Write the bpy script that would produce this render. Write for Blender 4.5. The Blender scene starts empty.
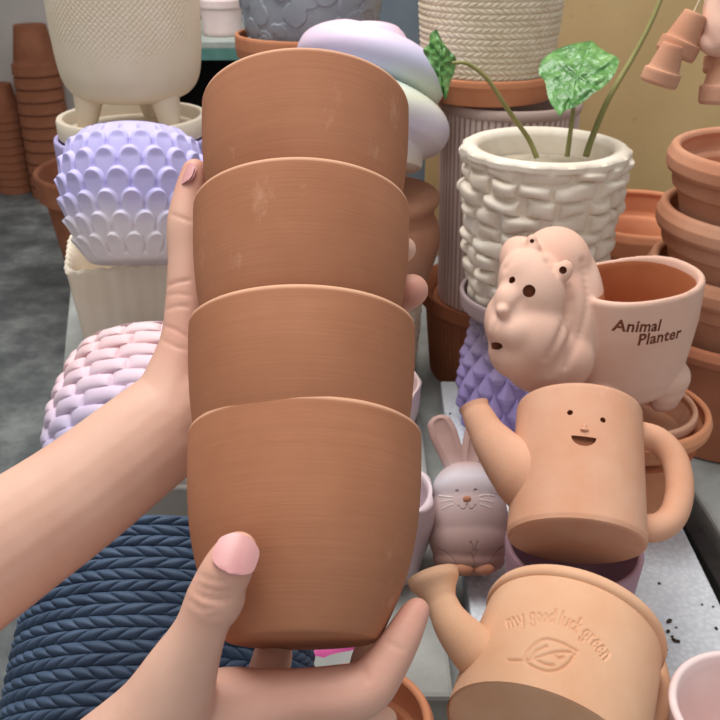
import bpy, bmesh, math, random
import numpy as np
from mathutils import Vector, Matrix

# ------------------------------------------------------------------ camera, world, light
S = bpy.context.scene
COL = S.collection
PITCH = math.radians(27.0)
FPX = 900.0                                   # focal length in pixels of a 720 px frame
CAM = Vector((0, 0, 1.40))
X = Vector((1, 0, 0))
F = Vector((0, math.cos(PITCH), -math.sin(PITCH)))
U = Vector((0, math.sin(PITCH), math.cos(PITCH)))
cd = bpy.data.cameras.new('camera')
cam = bpy.data.objects.new('camera', cd)
COL.objects.link(cam)
cam.location = CAM
cam.rotation_euler = (math.pi / 2 - PITCH, 0, 0)
cd.sensor_width = 36
cd.lens = 36 * FPX / 720
cd.clip_start = 0.01
cd.dof.use_dof = True
cd.dof.focus_distance = 0.42
cd.dof.aperture_fstop = 34
S.camera = cam
S.view_settings.view_transform = 'Standard'
S.view_settings.look = 'None'
S.view_settings.gamma = 1
S.view_settings.use_curve_mapping = False
S.view_settings.exposure = 0.0

w = bpy.data.worlds.new('world')
S.world = w
w.use_nodes = True
bg = w.node_tree.nodes['Background']
bg.inputs['Color'].default_value = (0.93, 0.96, 1.0, 1)
bg.inputs['Strength'].default_value = 0.46


def area(name, loc, target, size, power, color):
    l = bpy.data.lights.new(name, 'AREA')
    l.shape = 'RECTANGLE'
    l.size, l.size_y = size
    l.energy = power
    l.color = color
    o = bpy.data.objects.new(name, l)
    COL.objects.link(o)
    o.location = loc
    o.rotation_euler = (Vector(target) - Vector(loc)).to_track_quat('-Z', 'Y').to_euler()
    return o


area('overhead_light', (-0.25, 1.0, 2.95), (0.0, 0.85, 0.9), (1.3, 1.3), 50, (1.0, 0.98, 0.96))  # added area lamp for the light from above; no roof opening is built
area('front_fill_light', (-0.4, -1.6, 2.3), (0.0, 0.7, 1.1), (2.4, 1.6), 10, (1.0, 0.97, 0.94))  # added fill lamp behind the camera; no shop front is built

# ------------------------------------------------------------------ helpers
rnd = random.Random(5)


def W(px, py, d):
    return CAM + X * ((px - 360) / FPX * d) + U * ((360 - py) / FPX * d) + F * d


def on(px, py, z):
    r = W(px, py, 1) - CAM
    k = (z - CAM.z) / r.z
    return CAM + r * k


def up(px, py, z, yaw=0):
    return Matrix.Translation(on(px, py, z)) @ Matrix.Rotation(math.radians(yaw), 4, 'Z')


def at(x, y, z, yaw=0):
    return Matrix.Translation((x, y, z)) @ Matrix.Rotation(math.radians(yaw), 4, 'Z')


def lean(origin, t, rho=0, spin=0):
    """frame whose z axis leans t degrees further back than the view's upright and rolls rho to the right"""
    t, rho = math.radians(t), math.radians(rho)
    a = (U * math.cos(rho) + X * math.sin(rho)) * math.cos(t) + F * math.sin(t)
    x = X * math.cos(rho) - U * math.sin(rho)
    y = a.cross(x)
    M = Matrix((x, y, a)).transposed().to_4x4()
    M.translation = origin
    return M @ Matrix.Rotation(math.radians(spin), 4, 'Z')


def srgb(r, g, b):
    def c(v):
        v /= 255
        return v / 12.92 if v <= .04045 else ((v + .055) / 1.055) ** 2.4
    return (c(r), c(g), c(b), 1)


def tagit(o, label=None, cat=None, group=None, kind=None):
    if label: o['label'] = label
    if cat: o['category'] = cat
    if group: o['group'] = group
    if kind: o['kind'] = kind
    return o


def thing(name, label, cat, M, group=None):
    o = bpy.data.objects.new(name, None)
    COL.objects.link(o)
    o.empty_display_size = .02
    o.matrix_world = M
    return tagit(o, label, cat, group)


def mesh(verts, faces, sharp=40, smooth=True):
    me = bpy.data.meshes.new('m')
    me.from_pydata([tuple(v) for v in verts], [], faces)
    me.update()
    if smooth:
        me.polygons.foreach_set('use_smooth', [True] * len(me.polygons))
        if sharp:
            me.set_sharp_from_angle(angle=math.radians(sharp))
    return me


def link(name, me, mats, parent=None, M=None):
    me.name = name
    o = bpy.data.objects.new(name, me)
    COL.objects.link(o)
    if mats is not None:
        for m in (mats if isinstance(mats, (list, tuple)) else [mats]):
            me.materials.append(m)
    if M is not None:
        o.matrix_world = M
    if parent: o.parent = parent
    return o


def solo(name, me, mats, M, label, cat, group=None):
    return tagit(link(name, me, mats, None, M), label, cat, group)


def catmull(pts, n):
    p = np.array(pts, float)
    if len(p) == 2:
        t = np.linspace(0, 1, n)[:, None]
        return p[0] * (1 - t) + p[1] * t
    q = np.vstack([2 * p[0] - p[1], p, 2 * p[-1] - p[-2]])
    out = []
    for s in np.linspace(0, len(p) - 1, n):
        i = min(int(s), len(p) - 2)
        t = s - i
        a, b, c, d = q[i], q[i + 1], q[i + 2], q[i + 3]
        out.append(.5 * (2 * b + (c - a) * t + (2 * a - 5 * b + 4 * c - d) * t * t + (3 * b - a - 3 * c + d) * t ** 3))
    return np.array(out)


def dense(pts, n):
    p = np.array(pts, float)
    L = np.r_[0, np.cumsum(np.linalg.norm(np.diff(p, axis=0), axis=1))]
    s = np.linspace(0, L[-1], n)
    return np.c_[np.interp(s, L, p[:, 0]), np.interp(s, L, p[:, 1])]


def revolve(prof, nt=64, disp=None, nd=None, sharp=40):
    """lathe of (r, z); disp(theta, s, r, z) added to r of the first nd rows (s = 0..1 along them)"""
    p = np.array(prof, float)
    M = len(p)
    th = np.linspace(0, 2 * math.pi, nt, endpoint=False)
    R = np.repeat(p[:, :1], nt, 1)
    Z = np.repeat(p[:, 1:2], nt, 1)
    A = np.zeros((M, nt))
    if disp is not None:
        s = np.linspace(0, 1, nd)
        D = disp(th[None, :] + np.zeros((nd, 1)), s[:, None] + np.zeros((1, nt)), R[:nd], Z[:nd])
        dz = None
        if isinstance(D, tuple):
            D, dz = D
            Z[:nd] += dz
        R[:nd] += D
        A[:nd] = D
    V = np.stack([R * np.cos(th), R * np.sin(th), Z], -1).reshape(-1, 3)
    idx = np.arange(M * nt).reshape(M, nt)
    nx = np.roll(idx, -1, 1)
    faces = np.stack([idx[:-1], nx[:-1], nx[1:], idx[1:]], -1).reshape(-1, 4)
    V = np.vstack([V, [[0, 0, p[0, 1]], [0, 0, p[-1, 1]]]])
    a, b = M * nt, M * nt + 1
    fl = faces.tolist()
    for k in range(nt):
        k2 = (k + 1) % nt
        fl.append([a, k2, k])
        fl.append([b, (M - 1) * nt + k, (M - 1) * nt + k2])
    me = mesh(V.tolist(), fl, sharp)
    at_ = me.attributes.new('relief', 'FLOAT', 'POINT')
    at_.data.foreach_set('value', np.r_[A.ravel(), 0, 0].astype(np.float32))
    return me


def shell(outer, wall, floor=None, lip=3):
    """closed pot profile from an outer profile (bottom to top)"""
    o = [tuple(v) for v in outer]
    if len(o) < 16:
        o = [(a[0] + (b[0] - a[0]) * k / 8, a[1] + (b[1] - a[1]) * k / 8) for a, b in zip(o[:-1], o[1:]) for k in range(8)] + [o[-1]]
    floor = wall if floor is None else floor
    r1, z1 = o[-1]
    pr = list(o)
    for k in range(1, lip):
        a = math.pi * k / lip
        pr.append((r1 - wall / 2 + math.cos(a) * wall / 2, z1 + math.sin(a) * wall / 2))
    inner = [(max(r - wall, .001), z) for r, z in o if z > o[0][1] + floor][::-1]
    pr += inner
    r_in = inner[-1][0]
    pr += [(max(r_in - wall * .3, .0006), o[0][1] + floor), (max(r_in * .5, .0005), o[0][1] + floor)]
    return pr


def sweep(path, radii, n=20, inner=None, flat=1.0, cap=True):
    """tube along a path; inner = (start index, radii factor) hollows it from the far end"""
    P = np.array(path, float)
    T = np.gradient(P, axis=0)
    T /= np.linalg.norm(T, axis=1)[:, None]
    ref = np.array([0, 1, 0.0])
    if abs(T[0] @ ref) > .9: ref = np.array([1.0, 0, 0])
    rings = []
    fr = []
    nrm = ref - T[0] * (ref @ T[0])
    nrm /= np.linalg.norm(nrm)
    for i in range(len(P)):
        nrm = nrm - T[i] * (nrm @ T[i])
        nrm /= np.linalg.norm(nrm)
        fr.append((nrm.copy(), np.cross(T[i], nrm)))
    a = np.linspace(0, 2 * math.pi, n, endpoint=False)

    def ring(i, r):
        u, v = fr[i]
        return P[i] + r * (np.cos(a)[:, None] * u * flat + np.sin(a)[:, None] * v)
    for i in range(len(P)): rings.append(ring(i, radii[i]))
    if inner is not None:
        i0, wall = inner
        for i in range(len(P) - 1, i0 - 1, -1):
            rings.append(ring(i, max(radii[i] - wall, .0008)))
    V = np.vstack(rings)
    m = len(rings)
    fl = []
    for j in range(m - 1):
        for k in range(n):
            k2 = (k + 1) % n
            fl.append([j * n + k, j * n + k2, (j + 1) * n + k2, (j + 1) * n + k])
    if cap:
        fl.append(list(range(n))[::-1])
        fl.append([(m - 1) * n + k for k in range(n)])
    return mesh(V.tolist(), fl, 50)


def box(dx, dy, dz, bev=.0015, z0=0, seg=2):
    bm = bmesh.new()
    bmesh.ops.create_cube(bm, size=1)
    bmesh.ops.scale(bm, vec=(dx, dy, dz), verts=bm.verts)
    bmesh.ops.translate(bm, vec=(0, 0, dz / 2 + z0), verts=bm.verts)
    if bev: bmesh.ops.bevel(bm, geom=list(bm.edges), offset=bev, segments=seg, affect='EDGES', profile=.5)
    me = bpy.data.meshes.new('m')
    bm.to_mesh(me)
    bm.free()
    return me


def merge(*ms):
    V, Fc = [], []
    for m in ms:
        k = len(V)
        V += [tuple(v.co) for v in m.vertices]
        Fc += [[i + k for i in p.vertices] for p in m.polygons]
        bpy.data.meshes.remove(m)
    return mesh(V, Fc, 40)


def moved(me, M):
    me.transform(M)
    return me


def bake(o, mods):
    """evaluate temporary modifiers into a plain mesh"""
    for kind, kw in mods:
        m = o.modifiers.new('t', kind)
        for k, v in kw.items(): setattr(m, k, v)
    bpy.context.view_layer.update()
    dg = bpy.context.evaluated_depsgraph_get()
    me = bpy.data.meshes.new_from_object(o.evaluated_get(dg))
    o.modifiers.clear()
    return me


def cut(me, cutter, mats=None):
    o = bpy.data.objects.new('t', me)
    c = bpy.data.objects.new('t', cutter)
    COL.objects.link(o)
    COL.objects.link(c)
    kw = dict(operation='DIFFERENCE', object=c, solver='EXACT', use_self=True)
    if mats is not None:
        me.materials.clear()
        cutter.materials.clear()
        me.materials.append(mats[0])
        cutter.materials.append(mats[1])
        kw['material_mode'] = 'TRANSFER'
    out = bake(o, [('BOOLEAN', kw)])
    bpy.data.objects.remove(o)
    bpy.data.objects.remove(c)
    if len(out.polygons) < 10:
        return me
    out.polygons.foreach_set('use_smooth', [True] * len(out.polygons))
    out.set_sharp_from_angle(angle=math.radians(40))
    return out


def fuse(ms, voxel, smooth=6, factor=.5):
    """one continuous surface from overlapping closed meshes"""
    me = merge(*ms)
    o = bpy.data.objects.new('t', me)
    COL.objects.link(o)
    out = bake(o, [('REMESH', dict(mode='VOXEL', voxel_size=voxel)), ('SMOOTH', dict(factor=factor, iterations=smooth))])
    bpy.data.objects.remove(o)
    out.polygons.foreach_set('use_smooth', [True] * len(out.polygons))
    return out


_ico = {}


def ball(c, r, scale=(1, 1, 1), rot=None, sub=3):
    if sub not in _ico:
        bm = bmesh.new()
        bmesh.ops.create_icosphere(bm, subdivisions=sub, radius=1)
        _ico[sub] = (np.array([v.co[:] for v in bm.verts]), [[v.index for v in f.verts] for f in bm.faces])
        bm.free()
    V, Fc = _ico[sub]
    A = V * np.array(scale) * r
    if rot is not None: A = A @ np.array(rot).T
    A = A + np.array(c)
    me = bpy.data.meshes.new('m')
    me.from_pydata(A.tolist(), [], Fc)
    return me


CAMROT = np.array([[X.x, U.x, F.x], [X.y, U.y, F.y], [X.z, U.z, F.z]])


def limb(pts, n=24, flat=1.0):
    """overlapping balls along joints given as (x, y, z, r) in world space"""
    q = catmull(pts, int(n * 2.2))
    return [ball(p[:3], p[3], (1, 1, flat), CAMROT) for p in q]


def jp(px, py, d, rpx):
    p = W(px, py, d)
    return (p.x, p.y, p.z, rpx * d / FPX)


def text_mesh(s, size, depth, spacing=1.0, res=3, off=0.0):
    cu = bpy.data.curves.new('t', 'FONT')
    cu.body = s
    cu.size = size
    cu.extrude = depth
    cu.resolution_u = res
    cu.space_character = spacing
    cu.offset = off
    o = bpy.data.objects.new('t', cu)
    COL.objects.link(o)
    bpy.context.view_layer.update()
    dg = bpy.context.evaluated_depsgraph_get()
    me = bpy.data.meshes.new_from_object(o.evaluated_get(dg))
    bpy.data.objects.remove(o)
    bm = bmesh.new()
    bm.from_mesh(me)
    bmesh.ops.remove_doubles(bm, verts=bm.verts, dist=1e-6)
    bm.to_mesh(me)
    bm.free()
    return me


# ------------------------------------------------------------------ materials
def nodes(name):
    m = bpy.data.materials.new(name)
    m.use_nodes = True
    nt = m.node_tree
    return m, nt, nt.nodes['Principled BSDF']


def noise(nt, scale, detail=4, stretch=None, rough=.55):
    tc = nt.nodes.new('ShaderNodeTexCoord')
    n = nt.nodes.new('ShaderNodeTexNoise')
    n.inputs['Scale'].default_value = scale
    n.inputs['Detail'].default_value = detail
    n.inputs['Roughness'].default_value = rough
    if stretch:
        mp = nt.nodes.new('ShaderNodeMapping')
        mp.inputs['Scale'].default_value = stretch
        nt.links.new(tc.outputs['Object'], mp.inputs['Vector'])
        nt.links.new(mp.outputs['Vector'], n.inputs['Vector'])
    else:
        nt.links.new(tc.outputs['Object'], n.inputs['Vector'])
    return n.outputs['Fac']


def ramp(nt, fac, stops):
    r = nt.nodes.new('ShaderNodeValToRGB')
    e = r.color_ramp.elements
    while len(e) < len(stops): e.new(.5)
    for k, (p, c) in enumerate(stops):
        e[k].position = p
        e[k].color = c
    nt.links.new(fac, r.inputs['Fac'])
    return r.outputs['Color']


def mix(nt, fac, a, b):
    m = nt.nodes.new('ShaderNodeMix')
    m.data_type = 'RGBA'
    if hasattr(fac, 'is_linked') or not isinstance(fac, (int, float)): nt.links.new(fac, m.inputs[0])
    else: m.inputs[0].default_value = fac
    for k, v in ((6, a), (7, b)):
        if isinstance(v, tuple): m.inputs[k].default_value = v
        else: nt.links.new(v, m.inputs[k])
    return m.outputs[2]


def bump(nt, bs, h, strength, dist=.001):
    b = nt.nodes.new('ShaderNodeBump')
    b.inputs['Strength'].default_value = strength
    b.inputs['Distance'].default_value = dist
    nt.links.new(h, b.inputs['Height'])
    nt.links.new(b.outputs['Normal'], bs.inputs['Normal'])


def clay(name, c1, c2, scale=22, rough=.85, bstr=.35, bscale=900, wheel=False, scuff=None, spec=.25, dist=.0006):
    m, nt, bs = nodes(name)
    f = noise(nt, scale, 5)
    col = ramp(nt, f, [(.32, c1), (.68, c2)])
    if wheel:
        f2 = noise(nt, 1, 4, (9, 9, 420))
        col = mix(nt, ramp(nt, f2, [(.35, (0, 0, 0, 1)), (.75, (.22, .22, .22, 1))]), col, tuple(v * .78 for v in c1[:3]) + (1,))
    if scuff:
        f3 = noise(nt, 34, 7, (1, 1, .45), .7)
        k = ramp(nt, f3, [(.63, (0, 0, 0, 1)), (.76, (.5, .5, .5, 1))])
        col = mix(nt, k, col, scuff)
    nt.links.new(col, bs.inputs['Base Color'])
    bs.inputs['Roughness'].default_value = rough
    bs.inputs['Specular IOR Level'].default_value = spec
    h = noise(nt, 1, 4, (30, 30, 900)) if wheel else noise(nt, bscale, 3)
    bump(nt, bs, h, bstr, dist)
    return m


def zramp(name, stops, lo, hi, rough=.6, spec=.3, relief=None, jitter=.12, bstr=.2):
    """glaze that changes colour from lo to hi along the thing's own height"""
    m, nt, bs = nodes(name)
    tc = nt.nodes.new('ShaderNodeTexCoord')
    sx = nt.nodes.new('ShaderNodeSeparateXYZ')
    nt.links.new(tc.outputs['Object'], sx.inputs[0])
    mr = nt.nodes.new('ShaderNodeMapRange')
    mr.inputs[1].default_value = lo
    mr.inputs[2].default_value = hi
    nt.links.new(sx.outputs['Z'], mr.inputs[0])
    ad = nt.nodes.new('ShaderNodeMath')
    ad.operation = 'MULTIPLY_ADD'
    nt.links.new(noise(nt, 18, 3), ad.inputs[0])
    ad.inputs[1].default_value = jitter * 2
    nt.links.new(mr.outputs[0], ad.inputs[2])
    sb = nt.nodes.new('ShaderNodeMath')
    sb.operation = 'SUBTRACT'
    nt.links.new(ad.outputs[0], sb.inputs[0])
    sb.inputs[1].default_value = jitter
    col = ramp(nt, sb.outputs[0], stops)
    if relief:
        at_ = nt.nodes.new('ShaderNodeAttribute')
        at_.attribute_name = 'relief'
        m2 = nt.nodes.new('ShaderNodeMapRange')
        m2.inputs[1].default_value = relief[1]
        m2.inputs[2].default_value = relief[2]
        nt.links.new(at_.outputs['Fac'], m2.inputs[0])
        col = mix(nt, m2.outputs[0], relief[0], col)
    nt.links.new(col, bs.inputs['Base Color'])
    bs.inputs['Roughness'].default_value = rough
    bs.inputs['Specular IOR Level'].default_value = spec
    bump(nt, bs, noise(nt, 700, 3), bstr, .0004)
    return m


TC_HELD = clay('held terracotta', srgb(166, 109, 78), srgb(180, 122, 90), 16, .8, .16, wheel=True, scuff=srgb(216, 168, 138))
nt = TC_HELD.node_tree
bs = nt.nodes['Principled BSDF']
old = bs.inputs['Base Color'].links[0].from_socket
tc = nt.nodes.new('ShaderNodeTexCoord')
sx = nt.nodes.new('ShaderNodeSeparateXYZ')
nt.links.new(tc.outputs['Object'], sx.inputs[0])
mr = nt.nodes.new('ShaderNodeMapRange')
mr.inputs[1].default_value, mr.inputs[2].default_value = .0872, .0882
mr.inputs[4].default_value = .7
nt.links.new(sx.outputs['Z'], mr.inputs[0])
nt.links.new(mix(nt, mr.outputs[0], old, srgb(226, 178, 146)), bs.inputs['Base Color'])  # lit rim line painted in as paler, worn clay
TC = clay('terracotta', srgb(196, 126, 90), srgb(212, 146, 108), 14, .85, .3)
TC_DARK = clay('old terracotta', srgb(150, 92, 66), srgb(176, 114, 84), 12, .85, .3)
TC_BROWN = clay('brown terracotta', srgb(140, 84, 56), srgb(160, 98, 66), 10, .8, .3)
TC_DUSTY = clay('dusty terracotta', srgb(186, 128, 98), srgb(206, 158, 130), 9, .9, .3)
TC_PALE = clay('pale biscuit clay', srgb(206, 150, 118), srgb(213, 166, 138), 20, .88, .4, scuff=srgb(232, 200, 176))
TC_LUCK = clay('light biscuit clay', srgb(216, 164, 128), srgb(224, 180, 146), 18, .88, .4)
SLIP = clay('pinkish slip', srgb(222, 176, 154), srgb(228, 190, 170), 16, .9, .3)
INSIDE = clay('bare orange clay', srgb(186, 112, 72), srgb(200, 128, 86), 18, .9, .4)
MARK = clay('bare brown clay in letters', srgb(132, 78, 54), srgb(140, 86, 60), 30, .9, .3)
CREAM = clay('cream bisque', srgb(230, 212, 184), srgb(238, 222, 198), 20, .8, .25)
CREAM2 = clay('cream glaze', srgb(228, 212, 190), srgb(236, 224, 204), 20, .6, .15)
WHITE = clay('white stone glaze', srgb(222, 208, 188), srgb(236, 226, 210), 30, .6, .15)
PINKWHITE = clay('pinkish white glaze', srgb(226, 200, 196), srgb(234, 214, 210), 30, .55, .1)
LILACW = clay('lilac white glaze', srgb(206, 186, 190), srgb(216, 200, 204), 24, .6, .15)
MAUVE = clay('mauve bisque', srgb(176, 138, 150), srgb(184, 148, 160), 18, .7, .2)
LAV = clay('lavender paint', srgb(178, 166, 214), srgb(190, 178, 222), 12, .7, .2)
GREYBLUE = clay('grey blue glaze', srgb(150, 158, 170), srgb(172, 180, 190), 22, .45, .15, spec=.4)
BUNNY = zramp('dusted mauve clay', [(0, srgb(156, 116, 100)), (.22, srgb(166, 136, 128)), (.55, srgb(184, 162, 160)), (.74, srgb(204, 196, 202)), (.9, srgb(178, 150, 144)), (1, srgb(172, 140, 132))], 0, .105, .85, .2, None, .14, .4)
BUNNY_NOSE = clay('bare nose clay', srgb(176, 120, 92), srgb(184, 128, 100))
WHISK = clay('white dust', srgb(222, 210, 206), srgb(230, 220, 216))
MAUVEGREY = clay('mauve grey glaze', srgb(170, 150, 150), srgb(186, 166, 164), 20, .5, .2)
STRING = clay('cotton string', srgb(176, 160, 130), srgb(196, 182, 150), 300)
NAIL = clay('fingernail', srgb(206, 146, 144), srgb(216, 160, 156), 60, .38, .02, spec=.45)
NAIL_EDGE = clay('nail tip', srgb(236, 206, 196), srgb(240, 214, 204), 60, .35, .02, spec=.5)
MAGENTA = clay('magenta plastic', srgb(206, 84, 150), srgb(214, 96, 160), 10, .4, .05)
DARK = clay('dark stained wood', srgb(30, 28, 28), srgb(44, 40, 38), 20, .6, .3)
GREENSH = clay('green painted board', srgb(72, 116, 108), srgb(92, 136, 126), 20, .5, .1)
SHELFTOP = clay('grey shelf top', srgb(150, 158, 150), srgb(170, 176, 168), 20, .5, .1)
BLUEGREY = clay('blue grey panel', srgb(112, 126, 138), srgb(130, 144, 154), 8, .6, .1)
BLACKEDGE = clay('black rubber strip', srgb(34, 32, 32), srgb(50, 46, 44), 40, .6, .3)
SOIL = clay('dry potting soil', srgb(52, 42, 36), srgb(84, 70, 58), 120, .95, .8, 500)

# ------------------------------------------------------------------ the setting
m, nt, bs = nodes('ochre board')
col = ramp(nt, noise(nt, 3.2, 6), [(.3, srgb(182, 152, 102)), (.7, srgb(208, 180, 130))])
col = mix(nt, ramp(nt, noise(nt, 60, 6, None, .75), [(.62, (0, 0, 0, 1)), (.78, (.5, .5, .5, 1))]), col, srgb(130, 102, 66))
nt.links.new(col, bs.inputs['Base Color'])
bs.inputs['Roughness'].default_value = .8
OCHRE = m
m, nt, bs = nodes('stained concrete floor')
col = ramp(nt, noise(nt, 4.2, 8, None, .68), [(.35, srgb(84, 88, 88)), (.5, srgb(120, 124, 123)), (.66, srgb(168, 172, 168))])
nt.links.new(col, bs.inputs['Base Color'])
bs.inputs['Roughness'].default_value = .55
bump(nt, bs, noise(nt, 40, 5), .3, .003)
FLOOR = m
WALL = clay('grey plaster', srgb(200, 191, 184), srgb(222, 214, 206), 2.4, .9, .4, 60, dist=.004)
CONC = clay('concrete slab', srgb(128, 130, 126), srgb(160, 161, 156), 14, .9, .5, 160, dist=.0015)
m, nt, bs = nodes('white foam sheet')
v = nt.nodes.new('ShaderNodeTexVoronoi')
v.inputs['Scale'].default_value = 210
tc = nt.nodes.new('ShaderNodeTexCoord')
nt.links.new(tc.outputs['Object'], v.inputs['Vector'])
col = ramp(nt, v.outputs['Distance'], [(.0, srgb(232, 236, 240)), (.75, srgb(206, 212, 218))])
col = mix(nt, ramp(nt, noise(nt, 9, 6), [(.5, (0, 0, 0, 1)), (.8, (.55, .55, .55, 1))]), col, srgb(176, 172, 168))
nt.links.new(col, bs.inputs['Base Color'])
bs.inputs['Roughness'].default_value = .8
bump(nt, bs, v.outputs['Distance'], .5, -.001)
FOAM = m


def struct(name, me, m, M=None):
    o = link(name, me, m, None, M)
    o['kind'] = 'structure'
    return o


ZT = .876                      # top of the foam sheet
ZC = .846                      # top of the concrete table
struct('floor', box(9, 9, .1, 0, -.1), FLOOR, at(0, 1.5, 0))
struct('wall_back', box(9, .1, 3, 0), WALL, at(0, 4.95, 0))
struct('wall_left', box(.1, 9, 3, 0), WALL, at(-3.2, 1.5, 0))

# the display table and what lies on it
t = thing('display_table', 'long grey concrete display table carrying all the pots on the right', 'table', at(.53, .93, 0))
link('table_top', box(1.56, 1.3, .06, .003, ZC - .06), CONC, t)
for sx in (-.62, .62):
    for sy in (-.5, .5):
        link('leg', moved(box(.1, .1, ZC - .06, .004), Matrix.Translation((sx, sy, 0))), CONC, t)
solo('foam_sheet', box(.21, .63, ZT - ZC, .002), FOAM, at(.198, .655, ZC, -1.0), 'white foam packing sheet with soil crumbs under the face watering can', 'foam sheet')
solo('foam_strip', box(.13, .64, ZT - ZC, .004), CONC, at(.005, .80, ZC), 'grey strip of slab left of the white foam sheet, under the lilac pot', 'slab')
solo('rubber_strip', box(.016, .70, .022, .002), BLACKEDGE, at(.3185, .70, ZC, 2.0), 'black strip lying along the right edge of the white foam sheet', 'strip')
solo('stone_slab', box(.42, .70, .030, .004), CONC, at(.545, .70, ZC, 2.0), 'pale grey slab under the stack of large pots at the right edge', 'slab')
solo('concrete_block', box(.25, .36, 1.015 - ZC, .005), CONC, at(-.197, .938, ZC, 14), 'tall grey concrete block under the square cream planter at left', 'block')
solo('step_block', box(.17, .15, .046, .005), CONC, at(-.165, .612, ZC), 'low grey concrete block between the woven pink pot and the navy rope pot', 'block')
solo('backing_board', box(1.1, .02, 1.3, .002), OCHRE, at(.66, 1.50, ZC), 'ochre yellow board standing behind the white stone pot and stacked pots', 'board')

# shelf unit far behind
t = thing('shelf_unit', 'dark shelf unit with a green edged board behind the footed cream pot', 'shelf', at(-.14, 1.98, 0))
link('shelf_board', box(.62, .36, .022, .001, 1.128), GREENSH, t)
link('shelf_top', box(.62, .36, .012, .001, 1.15), SHELFTOP, t)
link('back_panel', moved(box(.62, .02, 1.75, .001), Matrix.Translation((0, .19, 0))), DARK, t)
for sx in (-.3, .3):
    link('side_panel', moved(box(.02, .36, 1.128, .001), Matrix.Translation((sx, 0, 0))), DARK, t)
link('lower_board', box(.6, .36, .02, .001, .7), DARK, t)
solo('blue_grey_panel', box(.20, .02, .75, .002), BLUEGREY, at(.03, 1.53, ZC), 'flat blue grey panel standing behind the cream rope pot', 'panel')


# ------------------------------------------------------------------ relief patterns
def smooth01(x):
    x = np.clip(x, 0, 1)
    return x * x * (3 - 2 * x)


def scales_round(nc, nr, h):
    def f(th, s, r, z):
        u, v = th / (2 * math.pi) * nc, s * nr
        out = np.zeros_like(u)
        for dj in (-1, 0):
            j = np.floor(v) + dj
            t = (v - j) / 1.9
            wv = (np.mod(u + .5 * np.mod(j, 2), 1) - .5) * 2
            half = np.where(t > .64, np.sqrt(np.clip(1 - ((t - .64) / .36) ** 2, 0, 1)), .80 + .20 * t / .64) * .97
            rad_ = np.sqrt((wv / .97) ** 2 + ((t - .64) / .36) ** 2)
            e = np.where(t > .64, np.sqrt(np.clip((1 - rad_) / .28, 0, 1)), np.sqrt(np.clip((half - np.abs(wv)) / .28, 0, 1)))
            dish = 1 - .42 * (1 - (wv / .93) ** 2) * (1 - smooth01((t - .66) / .25))
            val = e * (t ** 1.1) * dish * ((t >= 0) & (t <= 1))
            val = np.where(j < 0, val * .3, val)
            out = np.maximum(out, val)
        return out * h * smooth01(s / .05)
    return f


def scales_point(nc, nr, h):
    def f(th, s, r, z):
        u, v = th / (2 * math.pi) * nc, s * nr
        out = np.zeros_like(u)
        for dj in (-1, 0):
            j = np.floor(v) + dj
            t = (v - j) / 1.55
            wv = np.abs((np.mod(u + .5 * np.mod(j, 2), 1) - .5) * 2)
            half = np.where(t < .28, np.sqrt(np.clip(1 - ((.28 - t) / .28) ** 2, 0, 1)), (1 - t) / .72) * .88
            e = np.clip((half - wv) / np.maximum(half, .05), 0, 1)
            up_ = np.where(t < .3, np.sqrt(np.clip(1 - ((.3 - t) / .3) ** 2, 0, 1)), np.clip((1 - t) / .7, 0, 1) ** .7)
            out = np.maximum(out, e ** .6 * up_ * ((t >= 0) & (t <= 1)))
        return out * h * smooth01(s / .04) * smooth01((1 - s) / .05)
    return f


def stones(nc, nr, h, seed=1, pw=2.6):
    rr = np.random.RandomState(seed)
    off = rr.rand(64)
    wob = rr.rand(64, 64)

    def f(th, s, r, z):
        a = th / (2 * math.pi)
        vv = s * nr + .10 * np.sin(th * 5 + s * 40) + .06 * np.sin(th * 11)
        j = np.clip(np.floor(vv), 0, 63).astype(int)
        q = (vv - np.floor(vv) - .5) * 2
        u = a * nc + off[j] + .22 * np.sin(a * 2 * math.pi * 3 + j * 2.1)
        k = np.mod(np.floor(u), nc).astype(int) % 64
        wv = (u - np.floor(u) - .5) * 2
        size = .75 + .35 * wob[j, k]
        wv2 = np.abs(wv) / (.80 + .18 * wob[j, (k + 7) % 64])
        q2 = np.abs(q + .30 * wv * (wob[k, j] - .5) + .15 * (wob[(k + 5) % 64, j] - .5)) / (.80 + .17 * wob[k, (j + 3) % 64])
        d = np.clip(1 - wv2 ** pw, 0, 1) * np.clip(1 - q2 ** pw, 0, 1)
        return h * (.55 + .75 * wob[j, k]) * d ** .55 * smooth01(s / .03)
    return f


def weave(nc, nr, h):
    def f(th, s, r, z):
        a = th / (2 * math.pi)
        v = s * nr
        j = np.floor(v)
        u = a * nc + .5 * np.mod(j, 2) + .1 * np.sin(j * 3.3)
        wv = (u - np.floor(u) - .5) * 2
        q = (v - j - .5) * 2 + .35 * wv
        d = np.clip(1 - np.abs(wv) ** 3.2, 0, 1) * np.clip(1 - np.abs(q / 1.12) ** 2.2, 0, 1)
        return h * d ** .5 * (1 + .35 * wv)
    return f


def rope(nc, nr, h, slant=.8, seed=2):
    rr = np.random.RandomState(seed)
    ph = rr.rand(256)

    def f(th, s, r, z):
        a = th / (2 * math.pi)
        v = s * nr + .12 * np.sin(th * 3 + 1) * 0
        j = np.floor(v)
        q = (v - j - .5) * 2
        sg = np.where(np.mod(j, 2) > .5, 1, -1)
        u = a * nc + ph[np.clip(j, 0, 255).astype(int)] + sg * slant * .5 * q + .25 * np.sin(a * 31 + j * 1.7)
        wv = (u - np.floor(u) - .5) * 2
        d = np.sqrt(np.clip(1 - q * q * .96, 0, 1)) * (.35 + .65 * np.clip(1 - np.abs(wv) ** 2.4, 0, 1) ** .6)
        return h * d
    return f


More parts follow.
